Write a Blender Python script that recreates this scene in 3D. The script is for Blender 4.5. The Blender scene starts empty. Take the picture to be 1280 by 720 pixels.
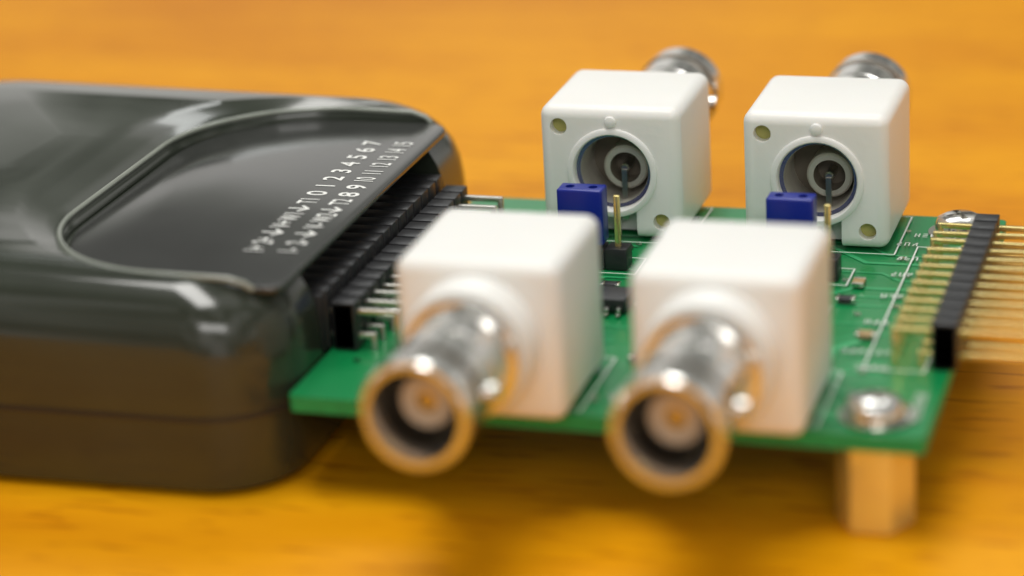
import bpy, bmesh, math, random
from mathutils import Matrix, Vector
random.seed(4)
S=0.001
scene=bpy.context.scene
scene.view_settings.view_transform='Standard'
scene.view_settings.look='None'
scene.view_settings.exposure=0
COL=scene.collection

# ---------------------------------------------------------------- materials
def mat(name,base,rough=0.5,metal=0.0,coat=0.0,sss=0.0,var=0.0,vscale=200,bump=0.0,bscale=900,rvar=0.0,spec=0.5,coatr=0.06):
    m=bpy.data.materials.new(name);m.use_nodes=True
    nt=m.node_tree;N=nt.nodes;L=nt.links
    b=N['Principled BSDF']
    b.inputs['Base Color'].default_value=(*base,1)
    b.inputs['Roughness'].default_value=rough
    b.inputs['Metallic'].default_value=metal
    b.inputs['Coat Weight'].default_value=coat
    b.inputs['Coat Roughness'].default_value=coatr
    b.inputs['Specular IOR Level'].default_value=spec
    if sss:
        b.inputs['Subsurface Weight'].default_value=sss
        b.inputs['Subsurface Radius'].default_value=(1,0.8,0.6)
        b.inputs['Subsurface Scale'].default_value=0.0015
    tc=N.new('ShaderNodeTexCoord')
    n=N.new('ShaderNodeTexNoise');n.inputs['Scale'].default_value=vscale;n.inputs['Detail'].default_value=5
    L.new(tc.outputs['Object'],n.inputs['Vector'])
    if var:
        r=N.new('ShaderNodeMixRGB');r.blend_type='MIX'
        r.inputs[1].default_value=(*[c*(1-var) for c in base],1)
        r.inputs[2].default_value=(*[min(1,c*(1+var)) for c in base],1)
        L.new(n.outputs['Fac'],r.inputs[0]);L.new(r.outputs[0],b.inputs['Base Color'])
    if rvar:
        mr=N.new('ShaderNodeMapRange');mr.inputs[1].default_value=0.3;mr.inputs[2].default_value=0.7
        mr.inputs[3].default_value=max(0.02,rough-rvar);mr.inputs[4].default_value=rough+rvar
        L.new(n.outputs['Fac'],mr.inputs[0]);L.new(mr.outputs[0],b.inputs['Roughness'])
    if bump:
        n2=N.new('ShaderNodeTexNoise');n2.inputs['Scale'].default_value=bscale;n2.inputs['Detail'].default_value=3
        L.new(tc.outputs['Object'],n2.inputs['Vector'])
        bp=N.new('ShaderNodeBump');bp.inputs['Strength'].default_value=bump;bp.inputs['Distance'].default_value=0.0001
        L.new(n2.outputs['Fac'],bp.inputs['Height']);L.new(bp.outputs['Normal'],b.inputs['Normal'])
    return m
M_white=mat('white_nylon',(0.86,0.85,0.82),0.40,sss=0.15,var=0.03,vscale=120,bump=0.25,bscale=1500)
M_nickel=mat('nickel',(0.78,0.765,0.74),0.16,0.92,var=0.12,vscale=300,rvar=0.06)
M_shadednickel=mat('shaded_nickel',(0.24,0.21,0.17),0.3,0.9,var=0.1,vscale=300)  # nickel with shade put into its colour, for barrel groove and bore
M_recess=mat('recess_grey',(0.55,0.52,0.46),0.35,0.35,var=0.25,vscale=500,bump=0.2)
M_cavity=mat('cavity_shade',(0.17,0.145,0.11),0.6,0.0,var=0.2,vscale=500)  # shade inside the rear opening, put into the colour as dark brown
M_brass=mat('brass',(0.90,0.76,0.30),0.2,0.65,var=0.06,vscale=300,rvar=0.05)
M_gold=mat('gold_pin',(0.84,0.68,0.28),0.22,0.8,var=0.2,vscale=400)
M_tin=mat('tin_pin',(0.62,0.60,0.55),0.3,1.0,var=0.1,vscale=400)
M_ins=mat('insulator',(0.58,0.47,0.36),0.5,var=0.05)
M_olive=mat('mould_hole',(0.42,0.40,0.12),0.5,var=0.1)
M_black=mat('black_nylon',(0.018,0.018,0.020),0.4,var=0.2,vscale=500,bump=0.2)
M_case=mat('case_plastic',(0.030,0.036,0.026),0.17,coat=0.4,var=0.35,vscale=60,rvar=0.05,coatr=0.1)
M_lip=mat('lip_highlight',(0.24,0.26,0.22),0.12,coat=0.6,var=0.2)  # pale colour stands in for the highlight along the window edge
M_window=mat('window_plastic',(0.046,0.047,0.045),0.14,coat=0.2,var=0.25,vscale=60,rvar=0.04)
M_ink=mat('white_ink',(0.88,0.88,0.85),0.5)
M_blue=mat('blue_plastic',(0.006,0.018,0.26),0.3,var=0.1)
M_pcb=mat('solder_mask',(0.006,0.23,0.065),0.28,coat=0.3,var=0.2,vscale=90,bump=0.1)
M_trace=mat('masked_copper',(0.035,0.38,0.14),0.3,coat=0.3,var=0.15,vscale=200)
M_edge=mat('laminate_edge',(0.012,0.28,0.08),0.6,var=0.25,vscale=900)
M_silk=mat('silkscreen',(0.72,0.76,0.70),0.6)
M_solder=mat('solder',(0.72,0.70,0.62),0.2,1.0,var=0.1,vscale=600)
M_chip=mat('chip_epoxy',(0.02,0.02,0.022),0.5)
M_cap=mat('ceramic_tan',(0.42,0.28,0.13),0.5,var=0.1)

# wood
M_wood=bpy.data.materials.new('varnished_wood');M_wood.use_nodes=True
nt=M_wood.node_tree;N=nt.nodes;L=nt.links;b=N['Principled BSDF']
tc=N.new('ShaderNodeTexCoord')
mp=N.new('ShaderNodeMapping');mp.inputs['Scale'].default_value=(12,80,10);mp.inputs['Rotation'].default_value=(0,0,math.radians(-12))
L.new(tc.outputs['Object'],mp.inputs['Vector'])
n1=N.new('ShaderNodeTexNoise');n1.inputs['Scale'].default_value=1;n1.inputs['Detail'].default_value=7;n1.inputs['Roughness'].default_value=0.62;n1.inputs['Distortion'].default_value=0.7
L.new(mp.outputs[0],n1.inputs['Vector'])
n2=N.new('ShaderNodeTexNoise');n2.inputs['Scale'].default_value=8;n2.inputs['Detail'].default_value=4
L.new(tc.outputs['Object'],n2.inputs['Vector'])
cr=N.new('ShaderNodeValToRGB')
cr.color_ramp.elements[0].position=0.28;cr.color_ramp.elements[0].color=(0.70,0.265,0.002,1)
cr.color_ramp.elements[1].position=0.74;cr.color_ramp.elements[1].color=(0.92,0.43,0.004,1)
L.new(n1.outputs['Fac'],cr.inputs[0])
mx=N.new('ShaderNodeMixRGB');mx.blend_type='MULTIPLY';mx.inputs[0].default_value=0.85
cr2=N.new('ShaderNodeValToRGB');cr2.color_ramp.elements[0].position=0.32;cr2.color_ramp.elements[0].color=(0.76,0.64,0.5,1);cr2.color_ramp.elements[1].position=0.62;cr2.color_ramp.elements[1].color=(1,1,1,1)
L.new(n2.outputs['Fac'],cr2.inputs[0]);L.new(cr.outputs[0],mx.inputs[1]);L.new(cr2.outputs[0],mx.inputs[2])
mp2=N.new('ShaderNodeMapping');mp2.inputs['Scale'].default_value=(120,900,10);mp2.inputs['Rotation'].default_value=(0,0,math.radians(-12))
L.new(tc.outputs['Object'],mp2.inputs['Vector'])
n3=N.new('ShaderNodeTexNoise');n3.inputs['Scale'].default_value=1;n3.inputs['Detail'].default_value=2
L.new(mp2.outputs[0],n3.inputs['Vector'])
cr3=N.new('ShaderNodeValToRGB');cr3.color_ramp.elements[0].position=0.32;cr3.color_ramp.elements[0].color=(0.6,0.45,0.35,1);cr3.color_ramp.elements[1].position=0.42;cr3.color_ramp.elements[1].color=(1,1,1,1)
L.new(n3.outputs['Fac'],cr3.inputs[0])
mx2=N.new('ShaderNodeMixRGB');mx2.blend_type='MULTIPLY';mx2.inputs[0].default_value=0.75
L.new(mx.outputs[0],mx2.inputs[1]);L.new(cr3.outputs[0],mx2.inputs[2]);L.new(mx2.outputs[0],b.inputs['Base Color'])
b.inputs['Roughness'].default_value=0.42
b.inputs['Specular IOR Level'].default_value=0.12
bp=N.new('ShaderNodeBump');bp.inputs['Strength'].default_value=0.15;bp.inputs['Distance'].default_value=0.0003
L.new(n1.outputs['Fac'],bp.inputs['Height']);L.new(bp.outputs[0],b.inputs['Normal'])

# ---------------------------------------------------------------- geometry helpers (mm in, metres out)
def box(bm,x0,x1,y0,y1,z0,z1,mi=0):
    vs=[bm.verts.new((x*S,y*S,z*S)) for x,y,z in ((x0,y0,z0),(x1,y0,z0),(x1,y1,z0),(x0,y1,z0),(x0,y0,z1),(x1,y0,z1),(x1,y1,z1),(x0,y1,z1))]
    for f in ((3,2,1,0),(4,5,6,7),(0,1,5,4),(1,2,6,5),(2,3,7,6),(3,0,4,7)):
        bm.faces.new([vs[i] for i in f]).material_index=mi
def lathe(bm,prof,n=48,origin=(0,0,0),axis='Y',mi=0,close=False,rot=0.0):
    rings=[]
    for p in prof:
        a,r=p[0],p[1]
        pts=[]
        cnt=1 if r<1e-6 else n
        for i in range(cnt):
            t=2*math.pi*i/n+rot
            c,s=r*math.cos(t),r*math.sin(t)
            v={'Y':(c,a,s),'Z':(c,s,a),'X':(a,c,s)}[axis]
            pts.append(bm.verts.new(((v[0]+origin[0])*S,(v[1]+origin[1])*S,(v[2]+origin[2])*S)))
        rings.append(pts)
    for k in range(len(rings)-1):
        A,B=rings[k],rings[k+1]
        m=prof[k+1][2] if len(prof[k+1])>2 else mi
        for i in range(n):
            j=(i+1)%n
            if len(A)==1 and len(B)==1: continue
            if len(A)==1: f=[A[0],B[j],B[i]]
            elif len(B)==1: f=[A[i],A[j],B[0]]
            else: f=[A[i],A[j],B[j],B[i]]
            bm.faces.new(f).material_index=m
def make(bm,name,mats,parent=None,bevel=0,seg=3,sharp=35,loc=None,recalc=True):
    if recalc: bmesh.ops.recalc_face_normals(bm,faces=bm.faces)
    me=bpy.data.meshes.new(name);bm.to_mesh(me);bm.free()
    for m in mats: me.materials.append(m)
    ob=bpy.data.objects.new(name,me);COL.objects.link(ob)
    if bevel:
        bake(ob,lambda o:setbev(o,bevel,seg))
    for p in ob.data.polygons: p.use_smooth=True
    ob.data.set_sharp_from_angle(angle=math.radians(sharp))
    if loc: ob.location=[c*S for c in loc]
    if parent: ob.parent=parent
    return ob
def setbev(o,w,seg):
    m=o.modifiers.new('b','BEVEL');m.width=w*S;m.segments=seg;m.limit_method='ANGLE';m.angle_limit=math.radians(40);m.harden_normals=False
def bake(ob,fn):
    fn(ob)
    dg=bpy.context.evaluated_depsgraph_get();dg.update()
    me=bpy.data.meshes.new_from_object(ob.evaluated_get(dg))
    ob.modifiers.clear();ob.data=me
def cutter(bmfn):
    bm=bmesh.new();bmfn(bm);bmesh.ops.recalc_face_normals(bm,faces=bm.faces)
    me=bpy.data.meshes.new('cut');bm.to_mesh(me);bm.free()
    o=bpy.data.objects.new('cut',me);COL.objects.link(o);return o
def boolean(ob,cutters,sharp=35):
    for c in cutters:
        def f(o,c=c):
            m=o.modifiers.new('x','BOOLEAN');m.object=c;m.operation='DIFFERENCE';m.solver='EXACT'
        bake(ob,f)
    for c in cutters: bpy.data.objects.remove(c)
    for p in ob.data.polygons: p.use_smooth=True
    ob.data.set_sharp_from_angle(angle=math.radians(sharp))
def empty(name,loc=(0,0,0),parent=None):
    o=bpy.data.objects.new(name,None);o.empty_display_size=0.01;COL.objects.link(o);o.location=[c*S for c in loc]
    if parent:o.parent=parent
    return o

ZT=-10.7   # tabletop height (mm); board top is z=0
# ---------------------------------------------------------------- tabletop
bm=bmesh.new()
box(bm,-900,900,-500,1100,ZT-25,ZT)
t=make(bm,'tabletop',[M_wood],bevel=2)
t['kind']='structure'

# ---------------------------------------------------------------- adapter board
board_root=empty('circuit_board',(-31,30,ZT))
board_root['label']='green adapter circuit board with four white coaxial connectors on brass legs'
board_root['category']='circuit board'
OFF=(31,-30,-ZT)
def B(bm,name,mats,**k):
    k.setdefault('parent',board_root);o=make(bm,name,mats,**k);
    if k['parent'] is board_root: o.location=[c*S for c in OFF]
    return o
XB=[-41.4,-18.7];XF=[-41.0,-18.6];YB=48.3;Y0=-2.9
LB=61.6;DB=61.2
bm=bmesh.new()
def rrect(x0,x1,y0,y1,r,n=8,rs=None):
    pts=[]
    r4=rs or (r,r,r,r)   # order: (x1,y0),(x1,y1),(x0,y1),(x0,y0)
    for (cx,cy,a0,sx,sy),rr in zip(((x1,y0,-90,-1,1),(x1,y1,0,-1,-1),(x0,y1,90,1,-1),(x0,y0,180,1,1)),r4):
        for i in range(n+1):
            a=math.radians(a0+90*i/n);pts.append((cx+sx*rr+rr*math.cos(a),cy+sy*rr+rr*math.sin(a)))
    return pts
pts=rrect(-LB,0,0,DB,0.8)
lo=[bm.verts.new((x*S,y*S,-1.6*S)) for x,y in pts];hi=[bm.verts.new((x*S,y*S,0)) for x,y in pts]
bm.faces.new(hi).material_index=0;bm.faces.new(lo[::-1]).material_index=0
for i in range(len(pts)):
    j=(i+1)%len(pts);bm.faces.new((lo[i],lo[j],hi[j],hi[i])).material_index=1
def trace(bm,path,w,z=0.03,mi=2):
    for (xa,ya),(xb,yb) in zip(path[:-1],path[1:]):
        d=Vector((xb-xa,yb-ya));
        if d.length<1e-6: continue
        d.normalize();n=Vector((-d.y,d.x))*w/2;e=d*w*0.45
        q=[(xa-e.x+n.x,ya-e.y+n.y),(xa-e.x-n.x,ya-e.y-n.y),(xb+e.x-n.x,yb+e.y-n.y),(xb+e.x+n.x,yb+e.y+n.y)]
        z+=0.0011
        bm.faces.new([bm.verts.new((x*S,y*S,z*S)) for x,y in q]).material_index=mi
zz=0.03
for k in range(14):
    y=14.7+2.54*k
    if k in(3,6,11):continue
    xe=-8-random.random()*7
    dy=random.choice([-1,1])*(2+random.random()*3)
    trace(bm,[(-6.5,y),(xe,y),(xe-abs(dy),y+dy),(xe-abs(dy)-6-random.random()*14,y+dy)],0.35+0.25*(k%3==0),z=zz);zz+=0.004
for k in range(15):
    y=13.4+2.54*k
    xe=-50+random.random()*8
    dy=random.choice([-1,1])*(1.5+random.random()*2)
    trace(bm,[(-55,y),(xe,y),(xe+abs(dy),y+dy),(xe+abs(dy)+4+random.random()*8,y+dy)],0.4,z=zz);zz+=0.004
trace(bm,[(-9,3),(-12,6),(-12,20),(-10,22)],1.2,z=0.2)
trace(bm,[(-3,9),(-9,9),(-10.5,10.5)],0.5,z=0.21)
def disc(bm,x,y,r0,r1,z,mi,n=20):
    a=[];c=[]
    for i in range(n):
        t=2*math.pi*i/n
        a.append(bm.verts.new(((x+r0*math.cos(t))*S,(y+r0*math.sin(t))*S,z*S)));c.append(bm.verts.new(((x+r1*math.cos(t))*S,(y+r1*math.sin(t))*S,z*S)))
    for i in range(n):
        j=(i+1)%n;bm.faces.new((a[i],c[i],c[j],a[j])).material_index=mi
for i in range(70):
    x=-3-random.random()*55;y=3+random.random()*54
    disc(bm,x,y,0.15,0.36,0.26,4,14)
def sbox(x0,x1,y0,y1,w=0.18,z=0.27):
    trace(bm,[(x0,y0),(x1,y0),(x1,y1),(x0,y1),(x0,y0)],w,z,3)
for x in XB: sbox(x-8.6,x+8.4,YB-0.8,60); sbox(x-5,x+5,37.5,42.5)
for x in XF: sbox(x-8.6,x+8.6,0.6,14)
sbox(-8.2,-2.3,15.2,50.3)
def marks(x,y,n,ang=0,h=0.95,z=0.29):
    for i in range(n):
        cx=x+i*0.85*math.cos(ang);cy=y+i*0.85*math.sin(ang)
        u=Vector((math.cos(ang),math.sin(ang)));v=Vector((-u.y,u.x))
        for (a,b_,c,d_) in random.sample([(0,0,0,1),(.55,0,.55,1),(0,0,.55,0),(0,1,.55,1),(0,.5,.55,.5),(0,0,.5,1)],3):
            p=Vector((cx,cy))+u*a*h*0.8+v*b_*h;q=Vector((cx,cy))+u*c*h*0.8+v*d_*h
            trace(bm,[(p.x,p.y),(q.x,q.y)],0.14,z,3)
for (x,y,n,a) in ((-9,53.5,7,0),(-10.5,50.5,3,0),(-9.8,46,3,0),(-9.6,41,3,0),(-9.6,34.5,3,0),(-10,27,3,0),(-11,19,6,0),(-9,15,4,0),(-36,31,7,0),(-36,28.5,5,0),(-50,22,4,0),(-30,22,5,0),(-14,29,3,math.pi/2),(-30,40,3,0),(-1.2,3.5,8,math.pi/2)):
    marks(x,y,n,a)
disc(bm,-5.0,4.5,1.4,3.6,0.25,4,40);disc(bm,-4.5,56,1.4,3.4,0.25,4,40)
B(bm,'board',[M_pcb,M_edge,M_trace,M_silk,M_solder],sharp=30,recalc=False)

# ---- coaxial connector
WL,WR=-7.7,8.1;DP=15.6;H=15.3;HZ=7.9;BL=18.2
def build_bnc():
    bm=bmesh.new()
    box(bm,WL,WR,0,DP,0.35,H)
    house=make(bm,'coaxial_connector',[M_white],bevel=1.25,seg=6)
    cuts=[cutter(lambda bm:lathe(bm,[(4,0),(4,4.3),(17,4.3),(17,0)],48,(0,0,HZ))),
          cutter(lambda bm:lathe(bm,[(13.6,0),(13.6,0.95),(17,0.95),(17,0)],24,(5.9,0,13.0))),
          cutter(lambda bm:lathe(bm,[(13.6,0),(13.6,0.95),(17,0.95),(17,0)],24,(-5.4,0,2.4))),
          cutter(lambda bm:box(bm,-2.6,2.6,12.6,17,-1,4.3)),
          cutter(lambda bm:box(bm,-9,9,5,9.5,-1,1.0))]
    boolean(house,cuts)
    bm=bmesh.new()
    lathe(bm,[(0.5,6.2),(-3.2,6.2),(-3.7,5.9),(-3.7,4.6)],64,(0,0,HZ))
    lathe(bm,[(DP-.4,0.75),(DP+.3,0.6),(DP+.5,0)],20,(0,0,13.7))
    # low raised ring around the rear opening, open at the foot
    lathe(bm,[(DP-.3,5.15),(DP+.18,5.05),(DP+.28,4.9),(DP+.28,4.45),(DP+.1,4.32),(DP-1.2,4.3)],56,(0,0,HZ))
    make(bm,'collar',[M_white],parent=house,sharp=40)
    bm=bmesh.new()
    for cx_,cz_ in ((5.9,13.0),(-5.4,2.4)):
        lathe(bm,[(14.4,0.94),(14.4,0)],24,(cx_,0,cz_))
    make(bm,'mould_hole',[M_olive],parent=house,sharp=40,recalc=False)
    bm=bmesh.new()
    lathe(bm,[(0,4.75),(-3.9,4.75),(-3.95,5.5),(-4.9,5.5),(-5.0,4.85),(-9.2,4.85),(-9.3,4.65),(-9.7,4.65),(-9.8,4.85),(-13.6,4.85),(-13.7,4.4,1),(-15.2,4.4,1),(-15.3,5.0),(-17.9,5.0),(-BL,4.75),(-BL,4.15),(-17.9,4.0),(-15.5,4.0),(-8,4.0,1),(-8,0,1)],64,(0,0,HZ))
    for s in (-1,1):
        lathe(bm,[(0,0.85),(s*1.0,0.85),(s*1.1,0.75),(s*1.1,0)],20,(s*4.6,-11.7,HZ),axis='X')
    make(bm,'barrel',[M_nickel,M_shadednickel],parent=house,sharp=30)
    bm=bmesh.new()
    lathe(bm,[(-8,2.4),(-14.6,2.4),(-14.9,2.2),(-14.9,1.1),(-13,1.1)],40,(0,0,HZ))
    make(bm,'insulator',[M_ins],parent=house,sharp=30)
    bm=bmesh.new()
    lathe(bm,[(-8,0.95),(-14.2,0.95),(-14.5,0.75),(-14.5,0.45),(-12,0.45),(-12,0)],24,(0,0,HZ))
    make(bm,'centre_contact',[M_gold],parent=house,sharp=30)
    bm=bmesh.new()
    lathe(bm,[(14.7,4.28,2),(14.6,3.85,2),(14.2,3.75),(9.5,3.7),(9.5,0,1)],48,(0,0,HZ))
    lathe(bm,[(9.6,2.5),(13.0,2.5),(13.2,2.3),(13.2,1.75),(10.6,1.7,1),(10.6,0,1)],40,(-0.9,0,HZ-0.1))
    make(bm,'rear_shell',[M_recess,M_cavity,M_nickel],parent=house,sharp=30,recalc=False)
    bm=bmesh.new()
    lathe(bm,[(10.6,0.5),(13.4,0.5),(13.6,0.35),(13.6,0)],20,(-0.9,0,HZ-0.1))
    box(bm,-1.2,-0.6,13.3,13.8,2.0,HZ-.2)
    box(bm,-0.3,0.3,13.6,14.1,-0.5,4.0)
    make(bm,'terminal',[M_tin],parent=house,sharp=30)
    return house
def clone(o,parent,mat4=None):
    c=o.copy();COL.objects.link(c);c.parent=parent
    for ch in list(o.children): clone(ch,c)
    return c
bnc=build_bnc();bnc.parent=board_root
bnc.location=[(XF[0]+OFF[0])*S,(Y0+OFF[1])*S,(OFF[2])*S]
for x,y,r in ((XF[1],Y0,0),(XB[0],YB+DP,math.pi),(XB[1],YB+DP,math.pi)):
    c=clone(bnc,board_root);c.location=[(x+OFF[0])*S,(y+OFF[1])*S,OFF[2]*S];c.rotation_euler=(0,0,r)
    if r==0: c.scale=(1,1,1.035)
bnc.scale=(1,1,1.035)

def strip(bm,x0,x1,y0,z0,z1,n=15,p=2.54):
    for k in range(n):
        ya=y0+k*p
        box(bm,x0,x1,ya+0.2,ya+p-0.2,z0,z1)
        box(bm,x0+0.25,x1-0.25,ya-0.001 if k else ya+0.2,ya+0.2,z0+0.2,z1-0.25)
def pin_mesh(segs,w=0.6):
    bm=bmesh.new()
    for (xa,za),(xb,zb) in zip(segs[:-1],segs[1:]):
        if abs(za-zb)<1e-6: box(bm,min(xa,xb),max(xa,xb),-w/2,w/2,za-w/2,za+w/2)
        else: box(bm,xa-w/2,xa+w/2,-w/2+0.003,w/2-0.003,min(za,zb),max(za,zb)+w/2-0.004)
    return bm
def header(name,x0,x1,y0,z0,z1,segs_list,mtl,jit=0.0,n=15,w=0.6):
    bm=bmesh.new();strip(bm,x0,x1,y0,z0,z1,n)
    h=B(bm,name,[M_black],bevel=0.12,seg=2)
    for segs in segs_list:
        base=make(pin_mesh(segs,w),'pin',[mtl],parent=h,bevel=0.09,seg=2)
        base.location=(0,(y0+1.27)*S,0)
        for k in range(1,n):
            c=base.copy();COL.objects.link(c);c.parent=h;c.location=(random.uniform(-.05,.05)*S,(y0+1.27+2.54*k)*S,0);c.rotation_euler=(0,random.uniform(-jit,jit),random.uniform(-jit,jit))
    return h
header('pin_header',-1.8,0.7,16.0,0.15,4.9,[[(10.2,1.35),(-2.9,1.35),(-2.9,-2.6)],[(10.2,3.7),(-5.44,3.7),(-5.44,-2.6)]],M_gold,0.012,n=13,w=0.58)
header('pin_header',-61.2,-58.7,11.9,0.15,5.2,[[(-63.2,1.45),(-57.2,1.45),(-57.2,-2.6)],[(-63.2,3.99),(-54.6,3.99),(-54.6,-2.6)]],M_tin,0.004)

def jumper(x,y,shift):
    bm=bmesh.new()
    for k in (-1,0,1): box(bm,x+k*2.54-1.2,x+k*2.54+1.2,y-1.2,y+1.2,0.1,2.5)
    box(bm,x-3.4,x+3.4,y-0.95,y+0.95,0.2,2.35)
    h=B(bm,'jumper_header',[M_black],bevel=0.12,seg=2)
    base=None
    for k in (-1,0,1):
        if base is None:
            bm=bmesh.new();box(bm,-.32,.32,-.32,.32,0.05,8.2);base=make(bm,'pin',[M_gold],parent=h,bevel=0.1,seg=2);base.location=((x-2.54)*S,y*S,0)
        else:
            c=base.copy();COL.objects.link(c);c.parent=h;c.location=((x+k*2.54)*S,y*S,0)
    cx=x+shift*1.27
    bm=bmesh.new()
    box(bm,cx-2.5,cx+2.5,y-1.22,y+1.22,2.8,9.0)
    s=make(bm,'jumper_cap',[M_blue],parent=h,bevel=0.25,seg=3)
    boolean(s,[cutter(lambda bm:[lathe(bm,[(8.0,0),(8.0,0.5),(10,0.5),(10,0)],12,(cx+q,y,0),axis='Z') for q in (-1.27,1.27)])])
for x in XB: jumper(x+0.1,40,-1)
for x in XF: jumper(x+0.2,20.5,-1)

def smd(x,y,ang,l=2.0,w=1.25,h=0.7,m=M_cap):
    bm=bmesh.new();box(bm,-l/2+.35,l/2-.35,-w/2,w/2,0.28,h,0);box(bm,-l/2,-l/2+.36,-w/2-.02,w/2+.02,0.27,h+.03,1);box(bm,l/2-.36,l/2,-w/2-.02,w/2+.02,0.27,h+.03,1)
    o=B(bm,'resistor' if m is M_chip else 'capacitor',[m,M_solder],bevel=0.06,seg=2);o.location=((x+OFF[0])*S,(y+OFF[1])*S,OFF[2]*S);o.rotation_euler=(0,0,ang)
for i,(x,y,a) in enumerate(((-31,38,0),(-30,35,0),(-33,44,1.57),(-49,40,1.57),(-50,36,0),(-28,30,1.57),(-25,30,1.57),(-38,33.5,0),(-12.5,38,1.57),(-13,33,0),(-44,26,0),(-30,14,0),(-30,17,0),(-52,30,1.57),(-9.3,23.5,0),(-20,34,0),(-23,27,0))):
    smd(x,y,a,m=M_chip if i%2 else M_cap)
def ic(x,y):
    bm=bmesh.new();box(bm,-2.45,2.45,-1.95,1.95,0.35,1.7,0)
    for s in(-1,1):
        for k in range(4):
            px=-1.9+1.27*k;box(bm,px-.2,px+.2,min(s*1.9,s*2.6),max(s*1.9,s*2.6),0.75,0.95,1);box(bm,px-.19,px+.19,s*2.6-.1,s*2.6+.1,0.27,0.95,1);box(bm,px-.2,px+.2,min(s*2.6,s*3.1),max(s*2.6,s*3.1),0.27,0.42,1)
    o=B(bm,'chip',[M_chip,M_tin],bevel=0.05,seg=2);o.location=((x+OFF[0])*S,(y+OFF[1])*S,OFF[2]*S)
ic(-37,28);ic(-16,24.5)

def standoff(x,y,r=3.15):
    bm=bmesh.new();lathe(bm,[(ZT,0),(ZT,r-.3),(ZT+.25,r),(-1.9,r),(-1.62,r-.3),(-1.62,0)],6,(0,0,0),axis='Z',rot=math.radians(62))
    o=B(bm,'standoff',[M_brass],bevel=0.14,seg=2,sharp=25);o.location=((x+OFF[0])*S,(y+OFF[1])*S,OFF[2]*S)
    bm=bmesh.new();lathe(bm,[(0.3,2.75),(1.0,2.75),(1.6,2.45),(2.0,1.7),(2.15,0)],40,(0,0,0),axis='Z')
    s=B(bm,'screw',[M_nickel]);s.location=((x+OFF[0])*S,(y+OFF[1])*S,OFF[2]*S)
    a=cutter(lambda bm:box(bm,-1.5,1.5,-.3,.3,1.2,3));c=cutter(lambda bm:box(bm,-.3,.3,-1.5,1.5,1.2,3))
    for q in(a,c): q.data.transform(Matrix.Rotation(0.5,4,'Z'))
    for q in(a,c): q.location=s.location+board_root.location
    bpy.context.view_layer.update()
    boolean(s,[a,c])
standoff(-5.3,4.5,3.75);standoff(-4.5,56.5,3.15)

# ---------------------------------------------------------------- instrument
inst=empty('measuring_instrument',(-97,31,ZT))
inst['label']='glossy black electronic instrument with numbered label, plugged into the green board'
inst['category']='electronic instrument'
IO=Vector((97*S,-31*S,-ZT*S))
def I(bm,name,mats,parent=inst,**k):
    o=make(bm,name,mats,parent=parent,**k)
    if parent is inst:o.location=IO
    return o
X0,X1,YA,YZ=-134,-61.8,-3,67
def topz(x,y,z):
    u=max(0,(x+104)/42)
    return z-1.7*u*u*max(0,min(1,(z+4)/14))
bm=bmesh.new();rings=[]
for ins,z in ((2.2,ZT+.0),(0.9,ZT+.9),(0.3,-7),(0,-1),(0.1,4),(0.4,6.6),(0.9,8.4),(1.7,9.9),(2.9,11.1),(4.5,12.0),(6.5,12.6),(9,12.9),(12,13.1)):
    k=max(.35,1-ins*0.05)
    pts=rrect(X0+ins,X1-ins,YA+ins,YZ-ins,10,12,rs=(9*k,10*k,15*k,15*k))
    rings.append([bm.verts.new((x*S,y*S,topz(x,y,z)*S)) for x,y in pts])
for a,c in zip(rings[:-1],rings[1:]):
    for i in range(len(a)):
        j=(i+1)%len(a);bm.faces.new((a[i],a[j],c[j],c[i]))
bm.faces.new(rings[0][::-1])
last=rings[-1];cx=sum(v.co.x for v in last)/len(last)/S;cy=sum(v.co.y for v in last)/len(last)/S
prev=last
for f in(0.75,0.5,0.25):
    cur=[]
    for v in last:
        x=cx+(v.co.x/S-cx)*f;y=cy+(v.co.y/S-cy)*f
        cur.append(bm.verts.new((x*S,y*S,topz(x,y,13.1+.3*(1-f))*S)))
    for i in range(len(cur)):
        j=(i+1)%len(cur);bm.faces.new((prev[i],prev[j],cur[j],cur[i]))
    prev=cur
bm.faces.new(prev)
case=I(bm,'case',[M_case],sharp=50)
bpy.context.view_layer.update()
WT=case.matrix_world.translation.copy()
nc=cutter(lambda bm:box(bm,-66.5,-58,10.6,51.4,-0.6,9.2));nc.location=WT
PX0,PY0,PY1=-91,2.5,57.8
RC=16
def pocket(bm):
    rows=[]
    P=lambda e:rrect(PX0-e,-50,PY0-e*.6,PY1+e*.5,6,16,rs=(.5,.5,RC+e,RC+e))
    for e,z in ((0,9.7),(0.12,10.3),(0.5,10.8),(1.3,11.25),(2.6,11.7),(4.6,12.3),(9,14)):
        rows.append([bm.verts.new((x*S,y*S,z*S)) for x,y in P(e)])
    for a,c in zip(rows[:-1],rows[1:]):
        for i in range(len(a)):
            j=(i+1)%len(a);bm.faces.new((a[i],a[j],c[j],c[i]))
    bm.faces.new(rows[0][::-1]);bm.faces.new(rows[-1])
pc=cutter(pocket);pc.location=WT
boolean(case,[nc,pc],sharp=32)
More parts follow.
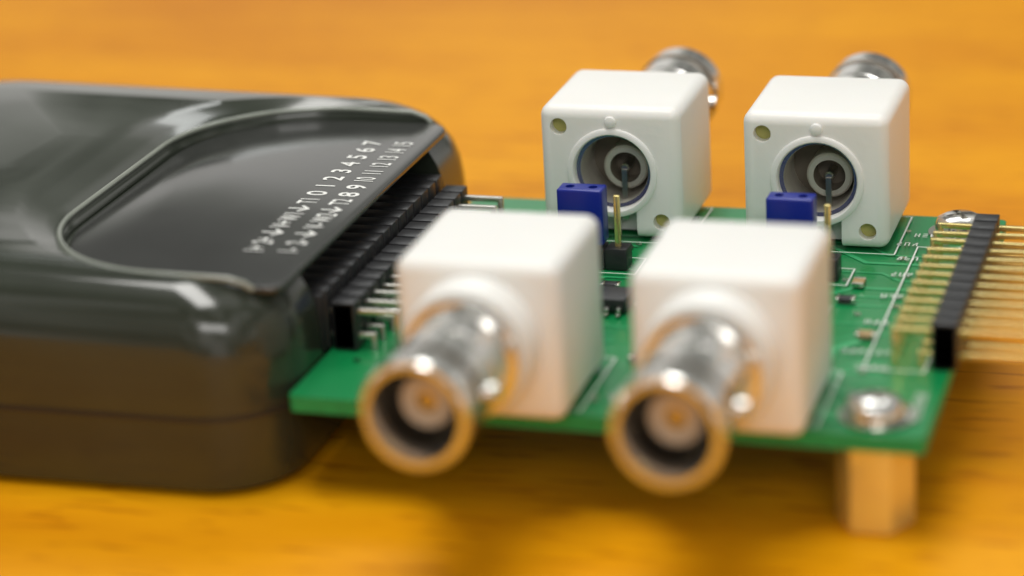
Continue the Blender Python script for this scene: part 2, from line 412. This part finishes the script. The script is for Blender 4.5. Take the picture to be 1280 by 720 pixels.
# seam
bm=bmesh.new();ra=rrect(X0-.05,X1+.05,YA-.05,YZ+.05,13,12,rs=(9,10,15,15))
A=[bm.verts.new((x*S,y*S,-2.2*S)) for x,y in ra];C=[bm.verts.new((x*S,y*S,-1.7*S)) for x,y in ra]
for i in range(len(ra)):
    j=(i+1)%len(ra)
    if abs(ra[i][0]-X1)<0.2 and abs(ra[j][0]-X1)<0.2: continue
    bm.faces.new((A[i],A[j],C[j],C[i]))
I(bm,'seam',[M_black])
def tube(bm,path,r,n=10):
    prev=None
    for i,p in enumerate(path):
        p=Vector(p);d=(Vector(path[min(i+1,len(path)-1)])-Vector(path[max(i-1,0)])).normalized()
        u=d.cross(Vector((0,0,1))).normalized();v=u.cross(d)
        ring=[bm.verts.new((p+u*r*math.cos(2*math.pi*k/n)+v*r*math.sin(2*math.pi*k/n))*S) for k in range(n)]
        if prev:
            for k in range(n):
                j=(k+1)%n;bm.faces.new((prev[k],prev[j],ring[j],ring[k]))
        else: bm.faces.new(ring)
        prev=ring
    bm.faces.new(prev[::-1])
bm=bmesh.new()
pp=rrect(PX0-.7,-50,PY0-.4,PY1+.35,6,16,rs=(.5,.5,RC+.7,RC+.7))[34:]
pp=[(x,y,11.1) for x,y in pp if x<-68]
far=[(-65.2,PY1-.1,9.85),(-66.0,PY1+.15,10.5),(-67.6,PY1+.3,10.95)]
near=[(-67.6,PY0-.35,10.95),(-66.0,PY0-.2,10.5),(-65.2,PY0,9.85)]
tube(bm,far+pp+near,0.3)
I(bm,'window_lip_highlight',[M_lip],sharp=60)  # window edge with its bright highlight line painted in
# label panel
bm=bmesh.new()
p=rrect(PX0+.4,-62.7,PY0+.4,PY1-.4,6,14,rs=(1.5,3,RC-.4,RC-.4))
lo=[bm.verts.new((x*S,y*S,9.3*S)) for x,y in p];hi=[bm.verts.new((x*S,y*S,9.98*S)) for x,y in p]
bm.faces.new(hi);bm.faces.new(lo[::-1])
for i in range(len(p)):
    j=(i+1)%len(p);bm.faces.new((lo[i],lo[j],hi[j],hi[i]))
win=I(bm,'label_panel',[M_window],bevel=0.2,seg=3,sharp=40)
def text_mesh(s,size):
    cu=bpy.data.curves.new('t','FONT');cu.body=s;cu.size=size*S;cu.align_x='CENTER';cu.resolution_u=8
    o=bpy.data.objects.new('t',cu);COL.objects.link(o)
    dg=bpy.context.evaluated_depsgraph_get();dg.update()
    me=bpy.data.meshes.new_from_object(o.evaluated_get(dg));bpy.data.objects.remove(o);return me
bm=bmesh.new()
row1=["1+","2+","\u2193","V+","W1","\u2193","T1"]+[str(i) for i in range(8)]
row2=["1-","2-","\u2193","V-","W2","\u2193","T2"]+[str(i) for i in range(8,16)]
for row,x in ((row1,-68.3),(row2,-64.7)):
    for k,s in enumerate(row):
        copies=((0,0),(0.06,0),(-0.06,0)) if len(s)==1 else ((0,0),(0.04,0),(-0.04,0))
        for q,(dx,dy) in enumerate(copies):
            me=text_mesh(s,3.1 if len(s)==1 else 2.05)
            me.transform(Matrix.Diagonal((0.95,1,1,1)) if len(s)==1 else Matrix.Diagonal((0.84,1.5,1,1)))
            me.transform(Matrix.Translation(((x+dx)*S,(13.4+2.54*k+dy)*S,(10.015+0.004*q)*S))@Matrix.Rotation(math.pi/2,4,'Z'))
            bm.from_mesh(me)
lt=I(bm,'lettering',[M_ink],parent=win,recalc=False)
# socket
bm=bmesh.new()
for k in range(15):
    y=11.9+2.54*k
    box(bm,-66.3,-61.6,y+.22,y+2.32,0.2,6.4)
box(bm,-66.4,-61.9,11.4,50.5,0.0,6.1)
I(bm,'socket',[M_black],bevel=0.12,seg=2)

# ---------------------------------------------------------------- camera (fitted)
R=Matrix(((0.95669,0.28572,-0.05269),(-0.05195,0.34618,0.9366),(0.2861,-0.89357,0.34606)))
tv=Vector((37.204,-13.664,-241.722))
loc=-(R.transposed()@tv)
cd=bpy.data.cameras.new('camera');cam=bpy.data.objects.new('camera',cd);COL.objects.link(cam)
mw=R.transposed().to_4x4();mw.translation=loc*S
cam.matrix_world=mw
cd.sensor_width=36;cd.lens=3353.3/1280*36
cd.clip_start=0.01;cd.clip_end=20
cd.dof.use_dof=True;cd.dof.focus_distance=0.290;cd.dof.aperture_fstop=11.5
scene.camera=cam

# ---------------------------------------------------------------- light
w=bpy.data.worlds.new('World');scene.world=w;w.use_nodes=True
nt=w.node_tree;N=nt.nodes;L=nt.links;bg=N['Background']
tc=N.new('ShaderNodeTexCoord')
nz=N.new('ShaderNodeTexNoise');nz.inputs['Scale'].default_value=2.8;nz.inputs['Detail'].default_value=2  # made-up bright and dark blotches, added for contrast on metal and gloss
L.new(tc.outputs['Generated'],nz.inputs['Vector'])
cr=N.new('ShaderNodeValToRGB');e=cr.color_ramp.elements
e[0].position=0.42;e[0].color=(0.13,0.13,0.12,1)
e[1].position=0.60;e[1].color=(1.0,0.98,0.93,1)
m_=cr.color_ramp.elements.new(0.52);m_.color=(0.44,0.45,0.40,1)
L.new(nz.outputs['Fac'],cr.inputs[0]);L.new(cr.outputs[0],bg.inputs[0])
bg.inputs[1].default_value=0.74
def area(name,loc,target,sx,sy,power,col):
    l=bpy.data.lights.new(name,'AREA');l.shape='RECTANGLE';l.size=sx;l.size_y=sy;l.energy=power;l.color=col
    o=bpy.data.objects.new(name,l);COL.objects.link(o);o.location=loc
    o.rotation_euler=(Vector(target)-Vector(loc)).to_track_quat('-Z','Y').to_euler()
area('ceiling_lamp',(-0.15,-0.1,1.3),(0,0.03,0),0.9,0.4,12,(1,0.98,0.94))
area('added_back_lamp',(-0.3,1.1,1.3),(0,0.03,0),1.0,0.4,6.5,(0.97,0.99,0.97))  # no window there; lamp added behind the board for sheen on glossy surfaces
area('added_front_fill',(0.5,-1.3,0.9),(0,0.0,0),0.9,0.3,5,(1.0,0.98,0.95))  # fill added on the camera side to brighten barrel rims and brass
